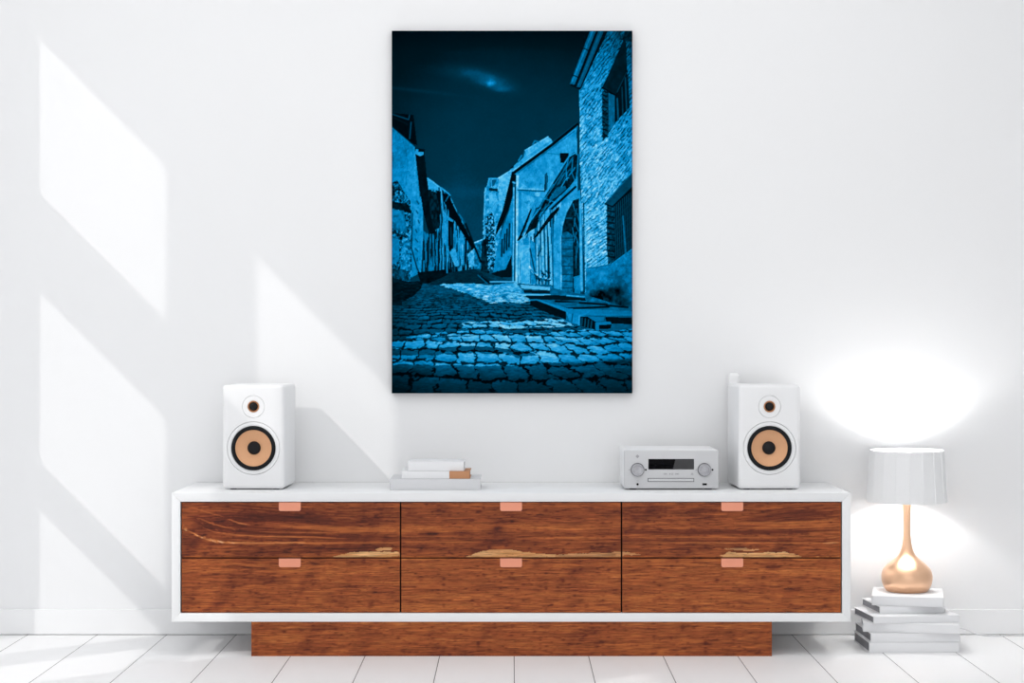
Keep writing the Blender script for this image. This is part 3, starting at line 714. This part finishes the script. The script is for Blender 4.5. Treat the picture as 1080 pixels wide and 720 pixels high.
    for k in range(6): L([(562 + k * 4.6, 252 - k * 3.0), (562.8 + k * 4.6, 290)], 1.2, 0.84, 0.8)
    Pl([(559, 252), (564, 256), (566, 299), (561, 300)], 0.50); L([(559, 262), (566, 296)], 1.0, 0.10); L([(567, 270), (571, 262)], 1.0, 0.12)
    Pl([(545, 254), (548, 248), (560, 219), (561, 221), (551, 250), (547, 254)], 0.04)
    Pl([(553, 249), (558, 237), (566, 222), (578, 202), (590, 181), (598, 166), (606, 160), (610, 166), (609, 186), (600, 198), (585, 212), (569, 229), (560, 243)], tex(0.11, 0.10, 2.5, 2.5, 39))
    for k in range(34):
        u = rng.uniform(0, 1); x = 556 + 50 * u; y = 243 - 72 * u + rng.uniform(-9, 9); l = rng.uniform(4, 12)
        L([(x, y), (x + l * 0.6, y - l + rng.uniform(-2, 3)), (x + l * 0.9, y - l * 1.2)], rng.uniform(0.6, 1.3), rng.choice([0.40, 0.55, 0.66, 0.45, 0.03]), 0.85)
    L([(571, 210), (588, 184), (600, 165), (607, 161)], 1.4, 0.62); L([(573, 212), (592, 184), (604, 166)], 0.9, 0.48); L([(564, 222), (556, 238), (551, 248)], 1.2, 0.58)
    L([(600, 165), (597, 178), (598, 190)], 1.0, 0.55); L([(604, 168), (603, 182), (607, 192)], 1.0, 0.5); L([(610, 163), (609, 180), (606, 200)], 1.2, 0.52); L([(570, 208), (585, 213)], 0.9, 0.55)
    Pl([(587, 198), (596, 196), (597, 199), (588, 207), (580, 212)], 0.36); L([(582, 220), (607, 197)], 2.2, 0.04); L([(609, 133), (604, 158)], 0.7, 0.55)
    Pl([(574.5, 184), (577, 182), (578, 187), (577, 199), (574, 203)], tex(0.12, 0.2, 1.5, 1.5, 40)); L([(576, 183), (576.5, 200)], 1.0, 0.4)
    Pl([(558, 244), (563, 232), (569, 228), (566, 240)], 0.06); Pl([(562, 252), (580, 226), (590, 217), (590, 221), (566, 250)], 0.05)
    # arch
    Pl([(584, 236), (590, 220), (602, 206), (612, 200), (613, 225), (594, 240), (594, 310), (584, 306)], tex(0.58, 0.1, 4, 8, 41))
    ar = [(592.5, 310), (592.3, 250), (593, 240), (596, 226), (600, 217), (605, 211), (611, 209), (611, 310)]
    Pl(ar, tex(0.10, 0.12, 2, 3, 42)); Pl([(592.5, 311), (592.5, 246), (598, 244), (604, 248), (604.5, 311)], tex(0.37, 0.12, 3, 3, 43))
    for y in (252, 262, 271, 280, 289, 297, 303): L([(592.5, y + rng.uniform(-1, 1)), (604, y + rng.uniform(-1, 1))], 0.9, 0.14, 0.8)
    L([(597, 230), (603, 230)], 1.0, 0.4)
    for k in range(12): L([(603 + rng.uniform(0, 6), 215 + k * 5), (605 + rng.uniform(0, 6), 222 + k * 5.5)], 0.9, rng.choice([0.5, 0.6, 0.45]), 0.8)
    L([(592, 310), (591.5, 250), (593, 238), (597, 224), (603, 213)], 1.4, 0.70)
    Pl([(605, 292), (612, 290), (612, 310), (606, 311)], 0.50)
    L([(558.5, 281), (562, 287), (569, 292), (580, 294)], 1.6, 0.95); L([(560, 284), (566, 291)], 0.8, 0.3)
    for k in range(18):
        x = 566 + rng.uniform(0, 18); y = 288 + rng.uniform(0, 14); L([(x, y), (x + rng.uniform(-4, 4), y + rng.uniform(-4, 4))], 1.1, rng.choice([0.04, 0.05, 0.85, 0.6]), 0.9)
    L([(581, 258), (582, 300)], 1.6, 0.75); L([(578, 250), (579, 292)], 1.2, 0.05)
    # ---------------- big stone house on the right
    def stone(ang, lx, ly, base, amp, seed):
        ca, sa = math.cos(ang), math.sin(ang)
        wx = X + 3.0 * (fbm(X / 7, Y / 7, seed) - 0.5); wy = Y + 3.4 * (fbm(X / 6, Y / 6, seed + 1) - 0.5)
        u = (wx * ca + wy * sa) / lx; v = (-wx * sa + wy * ca) / ly
        row = np.floor(v); off = hash2(row, row * 0 + 3, seed) * 5; uu = u * (0.7 + 0.7 * hash2(row, row * 0 + 8, seed)) + off; cu = np.floor(uu)
        fu = uu - cu; fv = v - row
        dash = fbm(u * lx / 3.6, v * ly / 0.9, seed + 5, 3)
        b = base + 0.04 + 0.6 * amp * (hash2(cu, row, seed) - 0.5) + 0.50 * (dash - 0.5) + 0.10 * (n2 - 0.5)
        edge = np.minimum(np.minimum(fu, 1 - fu) * lx / ly, np.minimum(fv, 1 - fv))
        gap = np.clip((0.24 - np.minimum(fv, 1 - fv)) / 0.14, 0, 1) * np.clip((fbm(u * lx / 3, v * ly / 2, seed + 9, 3) - 0.46) / 0.14, 0, 1) + 0.6 * np.clip((0.2 - edge) / 0.1, 0, 1) * np.clip((fbm(X / 3, Y / 3, seed + 10, 2) - 0.5) / 0.1, 0, 1)
        return b - np.clip(gap, 0, 1) * (0.24 + 0.16 * fbm(X / 3, Y / 3, seed + 4, 2))
    lit = 0.56 + 0.12 * np.clip((Y - 90) / 120, 0, 1) - 0.20 * np.clip((85 - Y) / 55, 0, 1) - 0.10 * np.clip((X - 640) / 27, 0, 1) * np.clip((260 - Y) / 200, 0, 1)
    sa = stone(R(-52), 6.0, 3.0, lit, 0.16, 71); sb_ = stone(R(-36), 7.0, 3.0, lit, 0.16, 72)
    ss = np.where(Y < 215 + (X - 610) * 0.3, sa, sb_)
    Pl([(640, 31), (668, 31), (668, 330), (617, 322), (615, 250), (611.5, 170), (611, 93), (618, 78), (630, 50)], ss)
    # gutter
    Pl([(622.5, 31), (642, 31), (612, 95), (601, 90)], 0.06)
    Pl([(623, 31), (629, 31), (606, 89), (601, 88.5)], tex(0.40, 0.06, 2, 8, 75)); L([(625, 33), (603.5, 86)], 1.0, 0.55); L([(629.5, 32), (607, 89)], 1.0, 0.06)
    Pl([(632, 31), (637.5, 31), (612, 92), (608, 92)], 0.32); L([(634, 33), (610, 90)], 0.9, 0.42)
    L([(616, 51), (620, 53)], 1.0, 0.05); L([(604, 79), (609, 81)], 1.0, 0.05)
    # upper window
    Pl([(635, 92), (641, 80), (658, 41), (660.5, 45), (661.5, 74), (650, 101), (642, 97)], tex(0.11, 0.035, 6, 8, 76))
    L([(635, 92.5), (650, 101), (661.5, 75)], 1.8, 0.03); L([(651, 97), (661, 76)], 0.8, 0.3)
    Pl([(637, 95), (650, 101), (661.5, 75), (664.5, 113), (650, 128), (636, 149)], 0.07)
    Pl([(641.5, 98), (648.5, 101), (648.5, 130), (641.5, 139)], tex(0.40, 0.05, 3, 9, 77)); Pl([(635, 96), (641, 98), (641.5, 142), (635.5, 149)], tex(0.20, 0.22, 1.8, 1.5, 78))
    for y in range(100, 146, 4): L([(635.5, y), (641, y + 2.0 * (y % 3))], 1.2, 0.05)
    L([(651, 104), (652, 126)], 1.6, 0.36); L([(656, 92), (657, 122)], 0.9, 0.30); L([(659.5, 82), (661, 117)], 1.2, 0.34); L([(662.5, 78), (663.5, 113)], 0.9, 0.2)
    L([(654, 41), (667, 43.5)], 1.4, 0.05); Pl([(660, 31), (668, 31), (668, 44), (656, 42)], tex(0.14, 0.10, 2.5, 2.5, 79)); L([(652, 31), (655, 41)], 1.6, 0.2)
    # lower window with a leaning lintel and iron grille
    Pl([(640, 216), (650, 214), (667.5, 196), (667.5, 263), (644, 279), (640, 262)], 0.06)
    for k in range(12):
        x = 648 + k * 2.1; L([(x, 216 + max(0, (656 - x)) * 0.0 - (k * 1.6)), (x + 2.0, 274 - k * 1.0)], 0.9, 0.34, 0.8)
    for k in range(9): L([(647, 226 + k * 6), (668, 206 + k * 6.5)], 0.7, 0.24, 0.7)
    L([(657, 228), (660, 268)], 1.4, 0.44)
    Pl([(640, 217), (647.5, 216), (648.5, 275), (641, 279)], tex(0.22, 0.26, 2.0, 2.2, 80))
    for y in range(222, 276, 6): L([(640, y), (648, y + 1.5)], 1.4, 0.04)
    Pl([(637.5, 214.5), (645, 207), (667.5, 181), (667.5, 197), (651, 214), (646, 217.5)], tex(0.25, 0.04, 4, 4, 81)); L([(638, 215), (646, 218), (667.5, 197)], 1.4, 0.03); L([(640, 212), (667, 182)], 1.0, 0.36)
    # corner posts, rendered foot of the wall
    L([(612, 213), (613.5, 306)], 2.8, 0.66); L([(615.5, 214), (616.5, 308)], 0.9, 0.10); L([(617.5, 216), (618.5, 300)], 1.2, 0.72)
    ft = tex(0.46, 0.13, 5, 4, 82)
    Pl([(618, 283), (644, 278.5), (668, 261), (668, 345), (618, 320)], ft); L([(644, 279), (668, 262)], 1.0, 0.56); L([(619, 283), (644, 279)], 0.8, 0.32)
    for cx, cy, rx_, ry_, a in ((640, 312, 17, 9, 0.42), (652, 304, 6, 9, 0.20), (628, 316, 8, 7, 0.3), (658, 320, 9, 5, 0.28)):
        r.v -= np.where(X > 612, a, 0) * np.exp(-(((X - cx) / rx_) ** 2 + ((Y - cy) / ry_) ** 2)) * (0.4 + 1.0 * fbm(X / 3.5, Y / 4.5, 83, 3))
    # ---------------- the paved street
    gy = np.interp(X, [412, 434, 446, 470, 500, 545, 580, 618, 640, 668], [296, 299, 297, 288, 283, 298, 303, 318, 325, 328])
    ground = Y > gy
    yv = 284.0
    dd = np.maximum(Y - yv + (fbm(X / 30, Y / 16, 90) - 0.5) * 9 + 0.00016 * (X - 540) ** 2 * np.clip((Y - 340) / 60, -0.3, 1) - (X - 540) * 0.018, 1.5)
    rowv = 700.0 / dd + 0.25 * (fbm(X / 10, Y / 7, 191) - 0.5); row = np.floor(rowv); fv = rowv - row
    sw = 0.235 * np.maximum(Y - yv, 4)
    u = (X - 540) / sw + hash2(row, row * 0, 91) * 3 + 0.8 * (fbm(X / 12, Y / 8, 92) - 0.5) + 0.35 * fv
    cu = np.floor(u); fu = u - cu
    pxw = sw; pxh = dd * dd / 700.0
    eu = np.minimum(fu, 1 - fu) * pxw; ev = np.minimum(fv, 1 - fv) * pxh
    e = np.minimum(eu, ev) - 0.9 * np.clip(1 - eu / (0.22 * pxw), 0, 1) * np.clip(1 - ev / (0.3 * pxh), 0, 1) * 0.02 * (Y - yv)     # rounded corners
    rgh = fbm(X / 4, Y / 2.4, 93, 3)
    gapw = np.clip(0.022 * (Y - yv), 0.45, 2.4) * np.clip(2.6 * rgh - 0.75, 0.05, 1.6)
    gap = np.clip((gapw - e) / 0.9 + 0.3, 0, 1) * np.clip((Y - 288) / 20, 0.35, 1)
    stn = (hash2(cu, row, 94) - 0.5)
    fvt = 1 - fv                                # 0 at the far edge of a stone, 1 at its near edge
    # tone of the paving: lamplit patches and unlit parts, as printed in the picture
    base = np.interp(Y, [285, 300, 330, 352, 380, 416], [0.20, 0.30, 0.33, 0.30, 0.34, 0.30]) - 0.10 * np.clip((445 - X) / 35, 0, 1)
    g_ = Raster(X, Y, base)
    wobX = X + (fbm(X / 8, Y / 5, 95) - 0.5) * 10; wobY = Y + (fbm(X / 9, Y / 4, 96) - 0.5) * 4
    g_.X, g_.Y = wobX, wobY
    g_.poly([(440, 290), (470, 287), (500, 282), (520, 296), (510, 299), (468, 300), (455, 300)], 0.16)
    g_.poly([(462, 300.5), (480, 299), (515, 300), (545, 298), (556, 308), (562, 318), (552, 319), (516, 319.5), (505, 314), (484, 307)], 0.80)
    g_.poly([(487, 339.5), (540, 338), (598, 337), (606, 343), (585, 345), (520, 346.5), (487, 347)], 0.72)
    g_.poly([(428, 356), (460, 351), (500, 348.5), (540, 350), (522, 352.5), (470, 354.5), (440, 357.5)], 0.60)
    g_.poly([(412, 359), (440, 358), (480, 356), (505, 353), (540, 352), (575, 351), (610, 347), (668, 347), (668, 378), (640, 382), (620, 384), (590, 382.5), (540, 384), (535, 378), (568, 375), (545, 369), (520, 365.5), (495, 364.5), (455, 367), (412, 367)], 0.62)
    g_.poly([(412, 374.5), (450, 374.5), (478, 373.5), (503, 371), (512, 373), (532, 372), (545, 377), (560, 379), (545, 384.5), (505, 386), (470, 385), (412, 384)], 0.58)
    tone = g_.v
    tone = tone + 0.06 * np.exp(-(((X - 545) / 70) ** 2 + ((Y - 362) / 20) ** 2)) * (tone > 0.5)
    low = np.clip((Y - np.interp(X, [412, 540, 580, 668], [386, 386, 382, 376])) / 5, 0, 1)
    tone = tone * (1 - low) + low * np.interp(Y, [380, 395, 416], [0.31, 0.25, 0.13])
    tone = tone * (1 - 0.35 * low * np.clip((455 - X) / 45, 0, 1))
    k_ = np.clip(tone * 2, 0.35, 1)
    pv = tone + 0.14 * stn * k_ + 0.30 * (fbm(X / 4.5, Y / 1.3, 97, 3) - 0.5) * k_ + 0.16 * (0.45 - fvt) * k_ * np.clip((Y - 325) / 30, 0, 1)
    pv = pv * (1 - gap * np.clip(0.80 + 0.12 * low - 0.25 * np.clip((335 - Y) / 30, 0, 1), 0, 1))
    r.v = np.where(ground, pv, r.v)
    # left edge: dark weeds and rubble
    Pl([(412, 292), (430, 297), (447, 296), (444, 304), (436, 312), (424, 318), (424, 322), (412, 322)], tex(0.08, 0.09, 4, 1.8, 98)); Pl([(440, 287), (470, 284), (472, 290), (452, 299), (444, 299)], tex(0.05, 0.05, 4, 2, 99))
    L([(508, 292), (516, 298)], 2.0, 0.05); L([(504, 290), (514, 299)], 0.8, 0.45); L([(517, 297), (545, 297)], 1.2, 0.75)
    # steps, kerb and blocks on the right
    Pl([(545, 299), (580, 301), (585, 304), (618, 311), (640, 318), (668, 326), (668, 346), (640, 350), (600, 340), (562, 320)], tex(0.38, 0.10, 5, 2, 100))
    Pl([(549, 300), (580, 303), (580, 306), (550, 304)], 0.72); Pl([(552, 305.5), (580, 306.5), (580, 309.5), (553, 309)], 0.10); L([(546, 310.5), (580, 311)], 1.6, 0.75)
    Pl([(551, 312), (586, 311), (617, 313.5), (618, 317), (560, 315.5)], 0.09); L([(598, 311.5), (616, 313)], 1.6, 0.66)
    L([(586, 317.5), (640, 321)], 2.2, 0.06); L([(590, 320), (610, 319)], 1.0, 0.42); L([(596, 325.5), (642, 323.5)], 2.2, 0.07); L([(640, 322), (662, 324)], 2.0, 0.06)
    Pl([(565, 316), (572, 317), (600, 325.5), (668, 328), (668, 333), (606, 332), (597, 328.5)], tex(0.48, 0.06, 4, 2, 101))
    Pl([(559, 317), (565, 316), (597, 328.5), (597, 337), (580, 331), (559, 322)], tex(0.06, 0.03, 3, 3, 102)); L([(560, 316.5), (566, 316), (597, 328)], 1.1, 0.52)
    Pl([(597, 328.5), (612, 331), (618, 334), (612, 343.5), (600, 338)], tex(0.52, 0.10, 2, 3, 103)); L([(604, 331), (603, 339)], 0.9, 0.2); L([(611, 333), (610, 343)], 0.9, 0.66)
    Pl([(612, 333.5), (622, 334), (630, 340), (628, 348), (612, 343.5)], 0.07)
    for k in range(4): L([(614 + k * 3.4, 335 + k), (613.5 + k * 3.2, 343 + k * 1.2)], 0.9, 0.36)
    Pl([(620, 334), (637, 334), (637, 338), (628, 339)], 0.45); Pl([(638, 334), (668, 335), (668, 342), (640, 341)], tex(0.06, 0.05, 3, 2, 104)); L([(640, 333), (668, 331)], 1.1, 0.5)
    Pl([(628, 340), (644, 339), (645, 342), (632, 343), (632, 349), (628, 348)], 0.48); Pl([(632, 342.5), (645, 342), (644, 346.5), (632, 347)], 0.04)
    L([(602, 346), (612, 350)], 1.2, 0.12)
    # fine grain of plaster, timber and stone
    gr = (fbm(X / 1.8, Y / 2.6, 120, 3) - 0.5) * 0.34 + (fbm(X / 6, Y / 7, 121, 3) - 0.5) * 0.22
    r.v = np.where(ground, r.v, r.v * (1 + gr * np.clip((r.v - 0.27) * 8, 0, 1)))
    wk = (r.v > 0.3) & ~ground
    cr = np.abs(fbm(X / 11, Y / 13, 122, 3) - 0.5)
    r.v = np.where(wk & (cr < 0.007), r.v * 0.82, r.v)
    # vignette of the print
    vg = np.clip(((X - 540) / 150) ** 2 + ((Y - 225) / 235) ** 2 - 0.45, 0, 1)
    t = np.clip(r.v, 0, 1) * (1 - 0.33 * vg)
    t = np.clip(t + 0.07 * (fbm(X / 1.3, Y / 1.3, 110, 2) - 0.5) * np.clip(t * 2, 0, 1), 0, 1)
    return ramp(t, [(0, (0, 4, 9)), (0.08, (0, 20, 30)), (0.2, (0, 50, 72)), (0.35, (0, 88, 130)), (0.5, (2, 134, 198)), (0.65, (40, 168, 230)), (0.8, (110, 208, 246)), (1, (200, 242, 255))])

D = 5.998; py = CAM_Y + D
px0, px1, pz0, pz1 = PX(413.2, D), PX(667.0, D), PZ(414.6, D), PZ(32.4, D)
pc = thing('wall_picture', 'tall canvas print of a blue night street hanging on the white wall', 'picture', ((px0 + px1) / 2, 0, pz0))
ox, oz = (px0 + px1) / 2, pz0
obj('canvas', B(px0 - ox, px1 - ox, py + 0.0006, -0.0015, 0, pz1 - oz, 0.0006), M_side, pc)
grid_slab('print', px0 - ox + 0.0008, px1 - ox - 0.0008, 0.0008, pz1 - oz - 0.0008, py, None, 460, 693,
          lambda a, b: street(540 + (a + ox) * F / D, 360 - (b + oz - H) * F / D), (0, 0, 0), M_print, pc)

# ------------------------------------------------------------------ light
w = bpy.data.worlds.new('sky'); bpy.context.scene.world = w; w.use_nodes = True
w.node_tree.nodes['Background'].inputs[0].default_value = (0.975, 0.985, 1.0, 1)
w.node_tree.nodes['Background'].inputs[1].default_value = 1.47
sun = bpy.data.lights.new('sun', 'SUN'); sun.energy = 0.82; sun.angle = R(0.7); sun.color = (1.0, 0.975, 0.94)
so = bpy.data.objects.new('sun', sun); C.objects.link(so)
so.rotation_euler = Vector((1.1, 1.0, -1.1)).to_track_quat('-Z', 'Y').to_euler(); so.location = (-4, -4, 5)
for loc, sx, sy, e in (((-0.1, -1.25, CZ - 0.01), 3.6, 1.5, 20.0), ((0.3, -2.8, CZ - 0.01), 3.6, 2.0, 18.2)):  # unseen overhead area lights, added as soft fill for floor and tops
    pl = bpy.data.lights.new('top_fill', 'AREA'); pl.shape = 'RECTANGLE'; pl.size = sx; pl.size_y = sy; pl.energy = e; pl.color = (1.0, 0.995, 0.985)
    po = bpy.data.objects.new('top_fill', pl); C.objects.link(po); po.location = loc

cam = bpy.data.cameras.new('camera'); cam.sensor_width = 36; cam.lens = F / 1080 * 36
co = bpy.data.objects.new('camera', cam); C.objects.link(co)
co.location = (0, CAM_Y, H); co.rotation_euler = (R(90), 0, 0)
bpy.context.scene.camera = co
vs = bpy.context.scene.view_settings
vs.view_transform = 'Standard'; vs.look = 'None'; vs.gamma = 1; vs.use_curve_mapping = False; vs.exposure = 0.0
